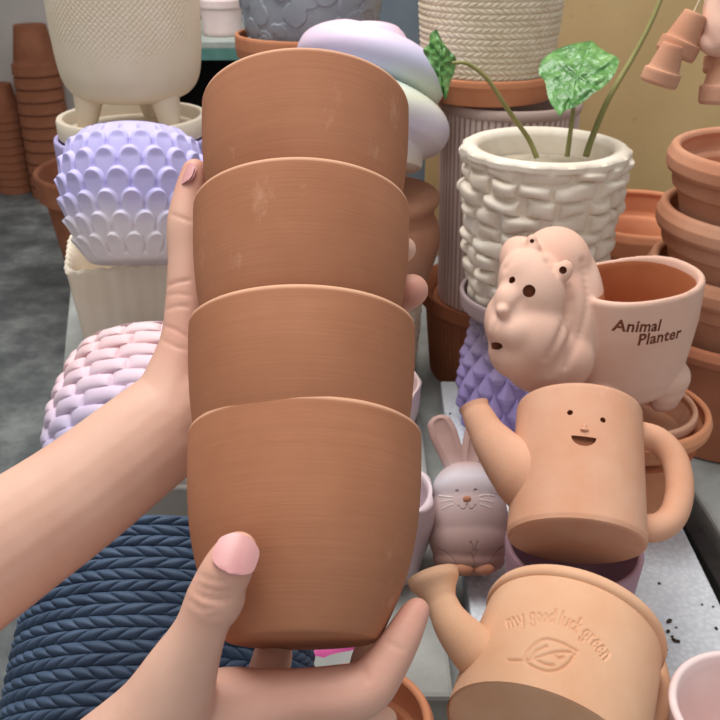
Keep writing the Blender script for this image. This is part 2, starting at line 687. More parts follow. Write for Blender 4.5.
def discs(n, h, seed, rmin, rmax, height):
    rr = np.random.RandomState(seed)
    P = [(rr.rand() * 2 * math.pi, rr.rand() * height, rmin + (rmax - rmin) * rr.rand(), .5 + .5 * rr.rand()) for _ in range(n)]

    def f(th, s, r, z):
        out = np.zeros_like(th)
        for a, zz, R, k in P:
            dx = (np.mod(th - a + math.pi, 2 * math.pi) - math.pi) * r
            d = np.sqrt(dx ** 2 + (z - zz) ** 2)
            out = np.maximum(out, smooth01((R - d) / .0012) * k)
        return out * h
    return f


def outer_disp(outer, n, wall, nt, disp, floor=None, smoothcurve=True, sharp=60):
    o = dense(catmull(outer, 300), n) if smoothcurve else dense(outer, n)
    lin = [tuple(v) for v in dense(catmull(outer, 300), 24)] if smoothcurve else [tuple(v) for v in dense(outer, 24)]
    pr = shell(lin, wall, floor)
    tail = pr[24:]
    return revolve(np.vstack([o, np.array(tail)]), nt, disp, n, sharp)


# ------------------------------------------------------------------ the four held pots
RP, HP = .0525, .088


def held_profile():
    o = catmull([(.0300, 0), (.0322, .0012), (.0370, .010), (.0440, .026), (.0488, .044), (.0512, .062), (.0522, .078), (RP, HP)], 40)
    return shell([tuple(v) for v in o], .0035, .005, 5)


held_me = revolve(held_profile(), 128, None, None, 50)
# (rim centre px, depth, lean)
HELD = [((305.5, 440), .4085, 24, 'terracotta pot nearest the camera, lowest of the four held pots, thumb on its side'),
        ((302.5, 331), .421, 18.5, 'second terracotta pot from the bottom of the held stack of four'),
        ((302, 214), .441, 17.5, 'third terracotta pot from the bottom of the held stack of four'),
        ((306, 113), .4605, 17, 'topmost terracotta pot of the held stack of four, below the pastel swirl pot')]
HELDM = []
for k, ((px, py), d, tl, lab) in enumerate(HELD):
    M = lean(W(px, py, d), tl, -.6)
    M = M @ Matrix.Translation((0, 0, -HP))
    HELDM.append(M)
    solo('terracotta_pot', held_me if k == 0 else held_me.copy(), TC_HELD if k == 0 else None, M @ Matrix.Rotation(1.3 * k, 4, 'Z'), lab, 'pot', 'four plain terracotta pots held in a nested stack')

# ------------------------------------------------------------------ the person's two hands
m, nt, bs = nodes('skin')
col = ramp(nt, noise(nt, 30, 5), [(.3, srgb(212, 166, 144)), (.7, srgb(222, 180, 158))])
va = nt.nodes.new('ShaderNodeAttribute')
va.attribute_name = 'blush'
col = mix(nt, va.outputs['Fac'], col, srgb(214, 138, 122))
nt.links.new(col, bs.inputs['Base Color'])
bs.inputs['Roughness'].default_value = .5
bs.inputs['Specular IOR Level'].default_value = .35
bs.inputs['Subsurface Weight'].default_value = .12
bs.inputs['Subsurface Radius'].default_value = (.006, .0025, .0015)
bs.inputs['Subsurface Scale'].default_value = .6
bump(nt, bs, noise(nt, 1500, 4), .25, .0002)
SKIN = m


def around(k, s, phi, extra):
    """point beside held pot k: s = height up its axis, phi = 0 right / 90 far side / 180 left"""
    M = HELDM[k]
    pr = [(.0322, 0), (.044, .026), (.0488, .044), (.0512, .062), (RP, HP)]
    r = np.interp(s, [p[1] for p in pr], [p[0] for p in pr]) + extra
    a = math.radians(phi)
    return M @ Vector((r * math.cos(a), r * math.sin(a), s))


def ap(k, s, phi, r):
    p = around(k, s, phi, r * .96)
    return (p.x, p.y, p.z, r)


parts = []
# far arm: forearm from the left, hand behind the stack, thumb up along its left side
parts += limb([jp(-170, 690, .395, 74), jp(-60, 592, .405, 70), jp(0, 549, .412, 65), jp(75, 497, .424, 59), jp(140, 446, .436, 55), jp(185, 410, .448, 52)], 30, .85)
parts += limb([jp(168, 425, .442, 46), jp(176, 385, .446, 34), jp(184, 345, .449, 25), jp(187, 310, .452, 22.5), jp(187, 262, .456, 19.5), jp(186, 226, .459, 19.5), jp(190, 195, .463, 16.5), jp(195, 172, .466, 13.5)], 26)
parts += limb([jp(170, 425, .446, 48), jp(205, 395, .468, 46), jp(222, 360, .480, 44)], 10, .8)
parts += limb([jp(200, 420, .462, 40), jp(225, 380, .478, 40), jp(235, 345, .486, 38)], 10, .7)
parts += limb([ap(2, .052, 140, .012), ap(2, .060, 115, .0105), ap(2, .074, 85, .009), ap(2, .080, 54, .0080), ap(2, .082, 30, .0068)], 26)
parts += limb([ap(2, .022, 140, .012), ap(2, .032, 115, .0110), ap(2, .046, 85, .0098), ap(2, .054, 52, .0092), ap(2, .056, 22, .0084)], 26)
parts += limb([ap(1, .055, 140, .012), ap(1, .058, 115, .011), ap(1, .060, 90, .0095), ap(1, .060, 66, .0085)], 20)
parts += limb([ap(1, .030, 140, .012), ap(1, .033, 115, .010), ap(1, .035, 92, .0088), ap(1, .035, 72, .0078)], 20)
parts += limb([ap(2, .045, 145, .014), ap(1, .075, 145, .016), ap(1, .050, 145, .015)], 16)
# near hand: thumb on the front of the lowest pot, index finger along its foot, other fingers under it
parts += limb([jp(20, 910, .375, 105), jp(100, 806, .362, 80), jp(156, 728, .350, 54), jp(181, 672, .3415, 37), jp(199, 633, .3365, 27.5), jp(213, 598, .3345, 27), jp(226, 572, .3330, 26), jp(235, 556, .3340, 23), jp(239, 550, .3345, 19)], 34)
parts += limb([jp(60, 880, .38, 100), jp(150, 785, .372, 74), jp(215, 728, .366, 56), jp(262, 707, .3625, 37), jp(300, 698, .361, 29), jp(340, 695, .361, 29.5), jp(366, 688, .3625, 27), jp(386, 664, .366, 22.5), jp(402, 638, .3700, 19), jp(413, 617, .374, 15.5), jp(417, 610, .375, 13)], 40)
parts += limb([jp(150, 800, .385, 80), jp(240, 755, .382, 50), jp(310, 742, .385, 30), jp(350, 732, .388, 24), jp(376, 724, .392, 18), jp(384, 720, .393, 14)], 24)
parts += limb([jp(235, 735, .376, 40), jp(262, 700, .383, 25), jp(269, 672, .392, 21.5), jp(273, 655, .402, 20)], 14)
parts += limb([jp(250, 760, .378, 44), jp(330, 712, .385, 26), jp(365, 684, .392, 23), jp(371, 662, .398, 21), jp(372, 652, .402, 18)], 18)
parts += [ball(jp(217, 596, .3345, 0)[:3], 29 * .3345 / FPX), ball(jp(214, 601, .3345, 0)[:3], 29.5 * .3345 / FPX)]
arm_me = fuse(parts, .0013, 8)
co = np.zeros(len(arm_me.vertices) * 3)
arm_me.vertices.foreach_get('co', co)
co = co.reshape(-1, 3)
bl = np.zeros(len(co))
for p, R, k in ((W(412, 302, .44), .020, .75), (W(194, 165, .462), .022, .5), (W(418, 606, .372), .020, .5), (W(238, 545, .33), .02, .35),
                (W(300, 690, .35), .035, .35), (W(185, 330, .44), .03, .3), (W(212, 600, .32), .018, .25), (W(412, 243, .44), .014, .35), (W(370, 665, .36), .02, .4)):
    bl = np.maximum(bl, k * np.exp(-((np.linalg.norm(co - np.array(p), axis=1) / R) ** 2)))


# skin folds: thumb knuckle, wrist of the far hand, index joint
def fold(p0, p1, depth, width):
    global co
    a, b = np.array(p0), np.array(p1)
    ab = b - a
    t = np.clip(((co - a) @ ab) / (ab @ ab), 0, 1)
    d = np.linalg.norm(co - (a + t[:, None] * ab), axis=1)
    wgt = np.exp(-(d / width) ** 2)
    no = np.zeros(len(co) * 3)
    arm_me.vertices.foreach_get('normal', no)
    co = co - no.reshape(-1, 3) * (depth * wgt)[:, None]


from mathutils.bvhtree import BVHTree
_bvh = BVHTree.FromPolygons([v.co for v in arm_me.vertices], [list(p.vertices) for p in arm_me.polygons])


def surf_depth(px, py):
    """where the view ray first meets the arms"""
    r = (W(px, py, 1) - CAM).normalized()
    hit = _bvh.ray_cast(CAM, r)
    return hit[0], hit[1]


for pts, dep, wd in (([(187, 588), (203, 597), (220, 600), (232, 598)], .0008, .0011), ([(190, 581), (206, 589), (224, 592), (236, 590)], .0006, .0010), ([(185, 598), (200, 607), (214, 610)], .0005, .0010),
                     ([(196, 574), (212, 580), (226, 582)], .0004, .0010), ([(192, 604), (208, 616), (222, 616)], .00035, .0012),
                     ([(167, 286), (178, 282), (190, 280)], .0007, .0010), ([(166, 296), (178, 294), (190, 296)], .0004, .0010), ([(165, 310), (178, 306), (188, 307)], .0005, .0010),
                     ([(164, 326), (176, 330), (188, 338)], .0006, .0010), ([(162, 340), (174, 346), (186, 350)], .0005, .0010), ([(170, 214), (182, 218), (192, 222)], .0005, .0010),
                     ([(361, 664), (365, 672), (367, 682)], .0009, .0010), ([(384, 640), (394, 646), (404, 650)], .0004, .0010)):
    q = [surf_depth(*p)[0] for p in catmull(pts, 7)]
    q = [v for v in q if v is not None]
    for a, b in zip(q[:-1], q[1:]):
        if (a - b).length < .01: fold(a, b, dep * .6, wd)
arm_me.vertices.foreach_set('co', co.ravel())
ba = arm_me.attributes.new('blush', 'FLOAT', 'POINT')
ba.data.foreach_set('value', bl.astype(np.float32))
arm_me.update()
person = solo('person', arm_me, SKIN, Matrix.Identity(4), 'person reaching in from the left with bare forearms, both hands holding the pot stack', 'person')


def nail(center, along, normal, length, width, curve=.35):
    """curved nail plate: bed and pale free edge"""
    a = Vector(along).normalized()
    n = Vector(normal)
    n = (n - a * n.dot(a)).normalized()
    s = a.cross(n)
    V, Fc = [], []
    NU, NV = 12, 14
    for layer in (0, 1):
        for i in range(NV + 1):
            v = i / NV * 2 - 1
            for j in range(NU + 1):
                u = j / NU * 2 - 1
                wd = width * (1 - .28 * abs(v) ** 3) * (1 if v > 0 else math.sqrt(max(0, 1 - (abs(v) ** 3.2))) * .98 + .02)
                if v > .55: wd *= math.sqrt(max(.0, 1 - ((v - .55) / .5) ** 2)) * .96 + .04
                x = u * wd
                h = -curve * x * x / width - .05 * length * v * v
                p = Vector(center) + s * x + a * (v * length) + n * (h - layer * .0012)
                V.append(p)
    st = (NV + 1) * (NU + 1)
    for i in range(NV):
        for j in range(NU):
            k = i * (NU + 1) + j
            Fc.append([k, k + 1, k + NU + 2, k + NU + 1])
            Fc.append([st + k + NU + 1, st + k + NU + 2, st + k + 1, st + k])
    me = mesh(V, Fc, 0)
    return me


for (c, tip, ln, wd, sd) in (((236.5, 553.5), (241, 541), .0078, .0082, 0), ((187, 174), (190.5, 163), .0062, .0048, 1)):
    p, n = surf_depth(*c)
    q, _ = surf_depth(*tip)
    if p is None or q is None: continue
    nn = (n * .55 + (-F) * .45).normalized() if not sd else (n * .5 - X * .6 - F * .2).normalized()
    o = link('fingernail', nail(p + nn * .0011, (q - p), nn, ln, wd), NAIL, person)
    o['label'] = 'pink thumbnail'

# ------------------------------------------------------------------ left group on the bench
BZ = 1.015
# lavender cylinder, cream tray on it, footed cream pot on the tray
Mcyl = up(149, 262, BZ)
cyl_c = Mcyl.translation
solo('cylinder_pot', revolve(shell([(.075, 0), (.079, .004), (.085, .075), (.0875, .148), (.0875, .150)], .006, .008, 4), 96), LAV, Mcyl, 'plain lavender cylinder pot behind the scaled lavender pot, under a cream tray', 'pot')
solo('pot_tray', revolve([(.074, 0), (.081, .001), (.082, .004), (.082, .019), (.081, .021), (.075, .021), (.0735, .019), (.070, .008), (.04, .007)], 96), CREAM2, at(cyl_c.x, cyl_c.y, BZ + .153), 'shallow cream round tray on top of the lavender cylinder pot', 'tray')
zf = BZ + .1622
t = thing('footed_pot', 'large cream pot on three stubby feet standing in the cream tray', 'pot', at(cyl_c.x + .004, cyl_c.y, zf))


def foot_weave(th, s, r, z):
    m_ = smooth01((z - .06) / .05)
    return m_ * .0006 * np.maximum(np.sin(th * 80 + z * 1100), np.sin(th * 80 - z * 1100))


link('body', outer_disp([(.03, .030), (.048, .0315), (.063, .038), (.0725, .052), (.0765, .074), (.0785, .115), (.079, .17), (.0785, .22)], 200, .006, 480, foot_weave), CREAM, t)
for a in (205, 325, 85):
    a = math.radians(a)
    dx, dy = math.cos(a), math.sin(a)
    path = catmull([(dx * .047, dy * .047, .044), (dx * .051, dy * .051, .020), (dx * .055, dy * .055, 0)], 8)
    link('foot', sweep(path, np.linspace(.0175, .009, 8), 20), CREAM, t)

# square cream planter
t0 = on(64, 276, 1.10)


def square_planter():
    n = 200
    rings = []

    def ring(w_, d_, z, k):
        out = []
        for i in range(n):
            a = 2 * math.pi * i / n
            c, s = math.cos(a), math.sin(a)
            m_ = max(abs(c), abs(s))
            x, y = c / m_, s / m_
            e = .18
            x, y = max(-1, min(1, x)), max(-1, min(1, y))
            q = (abs(x) ** 14 + abs(y) ** 14) ** (1 / 14)
            x, y = x / q, y / q
            al = (y * d_) if abs(x) > abs(y) else (x * w_)
            fl = k * .0018 * abs(math.sin(al * math.pi / .014)) if k else 0
            out.append((x * (w_ + fl), y * (d_ + fl), z))
        return out
    H = .088
    for z, sc, k in ((0, .88, 0), (.002, .90, .4), (.02, .92, .8), (.06, .965, 1), (H - .006, .99, 1), (H - .002, 1.0, 1.4), (H, .99, 1.2), (H + .001, .965, 1), (H - .003, .93, 0), (H - .02, .90, 0), (.01, .82, 0)):
        r = ring(.079 * sc, .053 * sc, z, k)
        if z > H - .004 and k:
            r = [(x, y, zz - .0012 + .0026 * abs(math.sin((y if abs(x) > .07 else x) * math.pi / .014))) for x, y, zz in r]
        rings.append(r)
    V = [p for r in rings for p in r]
    m_ = len(rings)
    Fc = []
    for j in range(m_ - 1):
        for k in range(n):
            k2 = (k + 1) % n
            Fc.append([j * n + k, j * n + k2, (j + 1) * n + k2, (j + 1) * n + k])
    Fc.append(list(range(n))[::-1])
    Fc.append([(m_ - 1) * n + k for k in range(n)])
    return mesh(V, Fc, 35)


PZ = 1.10 - .088
Mp = at(t0.x, t0.y, BZ, 14) @ Matrix.Translation((.081, .052, 0))
solo('square_planter', square_planter(), CREAM2, Mp, 'square cream planter with scalloped rim under the scaled lavender pot', 'planter')
LAVSC = zramp('lavender to white glaze', [(0, srgb(226, 216, 214)), (.22, srgb(224, 216, 222)), (.42, srgb(196, 188, 232)), (1, srgb(186, 178, 232))], 0, .14, .55, .3)
psc = on(134, 276, BZ + .0895)
solo('scaled_pot', outer_disp([(.032, 0), (.038, .001), (.043, .006), (.054, .029), (.061, .058), (.061, .080), (.054, .101), (.041, .114), (.030, .117)], 360, .006, 840, scales_round(19, 8, .0072)), LAVSC, lean(psc + Vector((.004, .006, .0090)), -3, -2, 6), 'lavender pot covered in rounded scales fading to white, on the square planter', 'pot')

# pink woven pot leaning below the planter
PINKW = zramp('pink to cream glaze', [(0, srgb(232, 224, 208)), (.35, srgb(194, 184, 212)), (.62, srgb(224, 200, 212)), (.85, srgb(230, 194, 196)), (1, srgb(228, 204, 206))], 0, .14, .55, .3, None, .16)
solo('woven_pot', outer_disp([(.064, 0), (.074, .002), (.088, .03), (.092, .06), (.089, .09), (.078, .125), (.070, .140)], 300, .006, 800, weave(16, 12, .0050)), PINKW, lean(W(160, 515, .735), 24, -4, 20), 'pale pink and lavender pot of woven leaf shapes below the square planter', 'pot')
# navy rope pot
NAVY = clay('navy paint', srgb(58, 74, 96), srgb(74, 92, 116), 40, .6, .2, spec=.3)
solo('rope_pot', outer_disp([(.078, 0), (.086, .002), (.0900, .02), (.0910, .06), (.0895, .10), (.0845, .142), (.082, .147)], 500, .006, 1000, rope(46, 23, .0042), smoothcurve=True), NAVY, lean(W(152, 803, .533), 30, 0), 'navy blue pot of braided rope rows at lower left under the forearm', 'pot')

# far left: stacks of upturned pots on the floor
flower = revolve(shell([(.052, 0), (.055, .002), (.075, .125), (.078, .128), (.0825, .13), (.0845, .163)], .003, .006, 4), 40)
flower.name = 'flower_pot'


def stack(px, py, d, n, sc, step, lab, grp, mat_):
    base = on(px, py, 0)
    z = 0
    for k in range(n):
        me = flower if flower.users == 0 else flower.copy()
        M = Matrix.Translation((base.x + rnd.uniform(-.0006, .0006), base.y, (z + .165) * sc if k else .165 * sc)) @ Matrix.Diagonal((sc, sc, sc, 1)) @ Matrix.Rotation(math.pi, 4, 'X')
        M.translation.z = .165 * sc + k * step * sc
        o = link('flower_pot', me, mat_ if not me.materials else None, None, M)
        o.data.materials.clear()
        o.data.materials.append(mat_)
        tagit(o, lab, 'pot', grp)


stack(17, 190, 0, 10, 1.12, .0375, 'upturned terracotta pot in the short stack on the floor by the left picture edge', 'short stack of upturned pots by the wall', TC_DARK)
stack(56, 194, 0, 11, 1.42, .044, 'upturned terracotta pot in the tall stack by the grey wall behind the cream pot', 'tall stack of upturned pots by the wall', TC_DARK)
pb = on(122, 322, 0)
solo('floor_pot', revolve(shell([(.19, 0), (.20, .01), (.262, .44), (.285, .45), (.29, .53)], .02, .03, 5), 64), TC_DARK, at(pb.x, pb.y + .18, 0), 'big old terracotta pot on the floor behind the lavender cylinder', 'pot')

# ------------------------------------------------------------------ behind the stack
pw = W(225, 33, 1.83)
Mw = at(pw.x, 1.90, 1.1625)
solo('shelf_pot', revolve(shell([(.036, 0), (.038, .003), (.041, .05), (.0425, .052), (.0425, .066), (.041, .068), (.043, .13)], .004, .006, 4), 48), PINKWHITE, Mw, 'small pinkish white pot on the green edged shelf', 'pot')
# grey blue pot in a terracotta tray pot on an upturned pot
cx, cy = -.065, 1.27
zz = 1.222
solo('support_pot', revolve([(.12, 0), (.13, .002), (.13, .03), (.12, .034), (.085, .345), (.08, .35), (.02, .35)], 48), TC_BROWN, at(cx, cy, ZC), 'upturned brown terracotta pot under the saucer pot of the grey blue pot', 'pot')
solo('saucer_pot', revolve(shell([(.07, 0), (.078, .002), (.088, .012), (.092, .016), (.100, .018), (.102, .03), (.102, .044)], .006, .008, 4), 80), TC, at(cx, cy, zz - .024), 'terracotta saucer pot holding the grey blue pot with raised discs', 'saucer')
solo('disc_pot', outer_disp([(.055, 0), (.068, .002), (.076, .01), (.088, .05), (.095, .10), (.098, .15), (.096, .19)], 240, .006, 640, discs(300, .0022, 4, .005, .017, .19)), GREYBLUE, at(cx, cy, zz - .014), 'grey blue pot covered in raised discs behind the held stack', 'pot')

# middle tower: cream pot, terracotta vase, pastel swirl pot
tx, ty = .0205, 1.00
solo('ridged_pot', outer_disp([(.040, 0), (.046, .002), (.050, .04), (.052, .07), (.053, .105)], 160, .005, 480, stones(18, 12, .002, 3)), CREAM, at(tx, ty, ZT), 'cream pot with pebbled wall under the terracotta vase, half hidden by held pots', 'pot')
zv = ZT + .108
solo('waisted_vase', revolve([tuple(v) for v in catmull([(.050, 0), (.055, .002), (.060, .018), (.069, .046), (.0725, .066), (.070, .084), (.0645, .096), (.0655, .104), (.0695, .110), (.0705, .116), (.067, .1225), (.058, .126), (.046, .1265), (.020, .1265)], 60)], 72), TC_DUSTY, at(tx, ty, zv), 'smooth terracotta vase with pinched neck beside the whitewashed ribbed pot', 'vase')
zs = zv + .150
SWIRL = zramp('pastel glaze', [(0, srgb(228, 216, 200)), (.22, srgb(216, 208, 226)), (.36, srgb(222, 222, 200)), (.46, srgb(206, 218, 204)), (.58, srgb(206, 206, 230)), (.72, srgb(222, 206, 230)), (.9, srgb(232, 200, 214)), (1, srgb(222, 192, 216))], 0, .165, .4, .4, None, .05, .05)


def swirl(th, s, r, z):
    v = (z + .022 * np.cos(th) - .034) / .052 + .10 * np.sin(th)
    q = (v - np.floor(v) - .5) * 2
    m_ = smooth01((v + .02) / .12) * smooth01((1.98 - v) / .1)
    return .0285 * np.sqrt(np.clip(1 - q ** 2, 0, 1)) * m_


solo('swirl_pot', outer_disp([(.050, 0), (.056, .002), (.058, .03), (.057, .06), (.055, .09), (.051, .118), (.043, .140), (.039, .145)], 300, .006, 240, swirl), SWIRL, lean(Vector((tx - .009, ty - .036, zs + .006)), -2, -2), 'pastel pink, lilac and green swirl pot behind the top held pot', 'pot')


def scallop(th, s, r, z):
    return .0012 * s ** 2 * np.cos(th * 9)


solo('white_bowl', outer_disp([(.048, 0), (.054, .002), (.0595, .02), (.0610, .050)], 60, .004, 270, scallop), PINKWHITE, at(.006, .876, ZT), 'white bowl whose rim shows right of the held pots, in front of the cream pot', 'bowl')
lp = on(372, 566, ZT)


def wavy(th, s, r, z):
    return .002 * np.sin(th * 7 + z * 60) * smooth01(s * 3)


solo('lilac_pot', outer_disp([(.036, 0), (.041, .002), (.047, .03), (.0505, .06), (.050, .078)], 60, .0055, 160, wavy), LILACW, at(lp.x + .002, lp.y + .004, ZT), 'pale lilac round pot left of the bunny figure', 'pot')

# ------------------------------------------------------------------ ribbed tower
rx, ry = .176, 1.078


def ribs(n, h):
    def f(th, s, r, z):
        return h * (np.abs(np.sin(th * n / 2)) ** .7 - .5)
    return f


solo('ribbed_pot', revolve(np.vstack([dense([(.100, 0), (.109, .096)], 40), np.array(shell([(.109, .096), (.1145, .098), (.117, .101), (.117, .118), (.115, .121)], .008, .0, 4)[0:25]), np.array([(.104, .108), (.100, .0995), (.02, .0995)])]), 480, ribs(90, .0015), 40), TC_BROWN, at(.194, 1.068, ZC), 'brown ribbed terracotta pot at the bottom of the tower behind the bunny', 'pot')
WASH = zramp('whitewashed ribs', [(0, srgb(216, 198, 190)), (.5, srgb(228, 212, 204)), (1, srgb(220, 202, 194))], 0, .24, .85, .2, (srgb(140, 100, 82), -.0009, .0007), .3)
zr = ZC + .101
solo('whitewashed_pot', revolve(np.vstack([dense([(.074, 0), (.081, .236)], 60), np.array([(.0825, .237), (.0835, .240), (.0835, .246), (.082, .248), (.076, .248), (.075, .236), (.068, .012), (.02, .012)])]), 480, ribs(66, .002), 60), WASH, at(rx, ry, zr), 'tall whitewashed ribbed pot stacked on the brown ribbed pot', 'pot')
zr2 = zr + .2505
solo('saucer', revolve(shell([(.070, 0), (.075, .002), (.079, .018), (.081, .022), (.081, .027)], .005, .006, 4), 64), TC, at(rx - .030, ry, zr2), 'terracotta saucer between the whitewashed pot and the cream rope pot', 'saucer')
CREAMROPE = clay('cream rope', srgb(212, 198, 170), srgb(226, 214, 190), 60, .8, .2)
solo('cream_rope_pot', outer_disp([(.060, 0), (.068, .002), (.073, .03), (.078, .09), (.081, .16), (.081, .20)], 520, .006, 900, rope(60, 33, .0030, .9, 7)), CREAMROPE, at(rx - .030, ry, zr2 + .0105), 'cream pot of braided rope rows on the terracotta saucer', 'pot')
solo('back_pot', revolve(shell([(.05, 0), (.055, .002), (.062, .29), (.074, .296), (.0755, .318)], .006, .01, 4), 64), TC_DARK, at(.245, 1.32, ZC), 'tall old terracotta pot behind the whitewashed pot, only its lip showing', 'pot')

# ------------------------------------------------------------------ white stone pot with plant, on saucer, on scaled pot
sx_, sy_ = .177, .880
VIOLET = zramp('violet glaze', [(0, srgb(166, 148, 208)), (.6, srgb(178, 162, 216)), (1, srgb(160, 146, 166))], 0, .12, .45, .4)
solo('pointed_scale_pot', outer_disp([(.050, 0), (.056, .002), (.062, .03), (.061, .07), (.055, .10), (.048, .129)], 260, .006, 640, scales_point(16, 7, .0085)), VIOLET, at(sx_, sy_, ZT), 'violet pot of pointed scales beneath the saucer of the white stone pot', 'pot')
zq = ZT + .133
solo('grey_saucer', revolve(shell([(.050, 0), (.060, .002), (.071, .006), (.074, .010), (.0755, .022), (.0755, .024)], .005, .005, 4), 80), MAUVEGREY, at(sx_ + .004, sy_, zq), 'mauve grey glazed saucer under the white stone pot', 'saucer')


def stone_disp(th, s, r, z):
    base = stones(13, 11, .0078, 5)(th, s, r, z)
    lip = smooth01((s - .955) / .02)
    return base * (1 - lip) + lip * (.0040 + .0024 * np.abs(np.sin(th * 7.5)))


zw = zq + .0085
WH = .168
Mwp = at(sx_ + .0045, sy_, zw)
solo('stone_pot', revolve(np.vstack([dense(catmull([(.050, 0), (.058, .002), (.064, .02), (.072, .09), (.0765, .15), (.0765, WH)], 300), 260), np.array([(.0775, WH + .003), (.074, WH + .004), (.067, WH + .002), (.065, WH - .004), (.064, WH - .03), (.058, .03), (.02, .03)])]), 700, stone_disp, 260, 60), WHITE, Mwp, 'white pot with stacked stone relief wall holding a leafy plant', 'pot')
SOILTOP = clay('grey beige soil', srgb(150, 138, 120), srgb(178, 166, 146), 60, .95, .6, 300)
STEM = clay('olive stem', srgb(128, 126, 74), srgb(148, 142, 88), 30, .5, .1)
# leaf material: glossy green with puckers
m, nt, bs = nodes('glossy leaf')
col = ramp(nt, noise(nt, 50, 6), [(.36, srgb(58, 108, 46)), (.52, srgb(88, 140, 70)), (.68, srgb(128, 172, 106))])
nt.links.new(col, bs.inputs['Base Color'])
bs.inputs['Roughness'].default_value = .28
bs.inputs['Specular IOR Level'].default_value = .6
bump(nt, bs, noise(nt, 130, 3), .9, .003)
LEAF = m
plant = thing('leafy_plant', 'green plant with three olive stems growing in the white stone pot', 'plant', at(sx_ + .005, sy_, zw + .146))
ip = plant.matrix_world.inverted()
dP = (plant.matrix_world.translation - CAM).dot(F) - .01


def loc(px, py, d):
    v = ip @ W(px, py, d)
    return (v.x, v.y, v.z)


link('soil', revolve([(.062, -.01), (.0635, 0), (.045, .002), (.02, .003)], 48), SOILTOP, plant)
for pts, r0, r1 in (([(537, 158, dP), (528, 138, dP - .005), (508, 110, dP - .03), (488, 80, dP - .05), (468, 64, dP - .06), (452, 63, dP - .06)], .0026, .0016),
                    ([(567, 157, dP), (570, 135, dP - .005), (573, 112, dP - .012), (574, 95, dP - .02)], .0026, .0018),
                    ([(586, 156, dP), (592, 138, dP), (608, 100, dP), (634, 55, dP), (652, 20, dP - .005), (668, -20, dP - .01)], .0034, .0022)):
    path = catmull([loc(*p) for p in pts], 28)
    link('stem', sweep(path, np.linspace(r0, r1, 28), 12), STEM, plant)


def leaf(outline, center, d, bulge, tiltf):
    """puckered leaf blade with thickness from an outline around its centre (px)"""
    out = catmull(outline + [outline[0]], 73)[:-1]
    n = len(out)
    V = []
    rings = 14
    rr = random.Random(3)
    for side in (0, 1):
        for i in range(rings + 1):
            k = i / rings
            for j in range(n):
                px = center[0] + (out[j][0] - center[0]) * k
                py = center[1] + (out[j][1] - center[1]) * k
                dd = d + tiltf(px - center[0], py - center[1]) - bulge * (1 - k * k) + .0022 * math.sin(j / n * 2 * math.pi * 9 + k * 5) * k + .0016 * math.sin(px * .55) * math.sin(py * .6) - side * .0009
                V.append(loc(px, py, dd + .0009))
    Fc = []
    st = (rings + 1) * n
    for i in range(rings):
        for j in range(n):
            j2 = (j + 1) % n
            Fc.append([i * n + j, (i + 1) * n + j, (i + 1) * n + j2, i * n + j2])
            Fc.append([st + i * n + j2, st + (i + 1) * n + j2, st + (i + 1) * n + j, st + i * n + j])
    for j in range(n):
        j2 = (j + 1) % n
        Fc.append([rings * n + j, st + rings * n + j, st + rings * n + j2, rings * n + j2])
    return mesh(V, Fc, 60)


big = [(560, 117), (549, 100), (545, 82), (539, 74), (541, 62), (552, 52), (568, 45), (584, 42), (592, 41), (598, 46), (607, 52), (618, 58), (618, 66), (612, 78), (602, 88), (594, 93), (583, 102), (573, 108), (566, 110)]
o = link('leaf', leaf(big, (577, 76), dP - .035, .006, lambda x, y: -x * .00028 - y * .0009), LEAF, plant)
o['label'] = 'broad glossy green leaf facing the camera'
small = [(437, 29), (443, 42), (449, 50), (456, 58), (455, 70), (450, 84), (446, 100), (442, 92), (437, 76), (428, 60), (423, 50), (429, 44), (430, 34)]
o = link('leaf', leaf(small, (441, 60), dP - .06, .004, lambda x, y: x * .0010 - y * .0002), LEAF, plant)
o['label'] = 'smaller folded leaf hanging left of the pot'

# ------------------------------------------------------------------ right stack and pots behind
big_pot = revolve(shell([(.064, 0), (.068, .003), (.0885, .094), (.090, .097), (.0945, .099), (.0955, .104), (.0955, .110), (.097, .113), (.1015, .115), (.1035, .119), (.1035, .129), (.101, .134)], .010, .012, 5), 96)
qx, qy = .405, .875
ZS = ZC + .030
solo('garden_pot', revolve(shell([(.088, 0), (.093, .003), (.105, .11), (.107, .113), (.111, .115), (.112, .122), (.110, .126)], .009, .012, 5), 96), TC_DARK, at(qx, qy, ZS), 'dark old terracotta pot at the bottom of the stack at the right edge', 'pot', 'stacked garden pots at right')
for k, (z, dx, lab) in enumerate(((ZS + .055, .0, 'third garden pot from the top of the stack at the right edge'), (ZS + .113, .002, 'second garden pot from the top of the stack at the right edge'), (ZS + .171, .004, 'topmost garden pot of the stack at the right edge'))):
    solo('garden_pot', big_pot if k == 0 else big_pot.copy(), TC_DUSTY if k == 0 else None, at(qx + dx, qy, z, 40 * k), lab, 'pot', 'stacked garden pots at right')
solo('wide_pot', revolve(shell([(.075, 0), (.08, .003), (.104, .125), (.106, .128), (.112, .130), (.114, .135), (.114, .158), (.112, .164)], .009, .012, 5), 96), TC, at(.395, 1.215, ZC), 'wide terracotta pot by the ochre board behind the animal planter', 'pot')

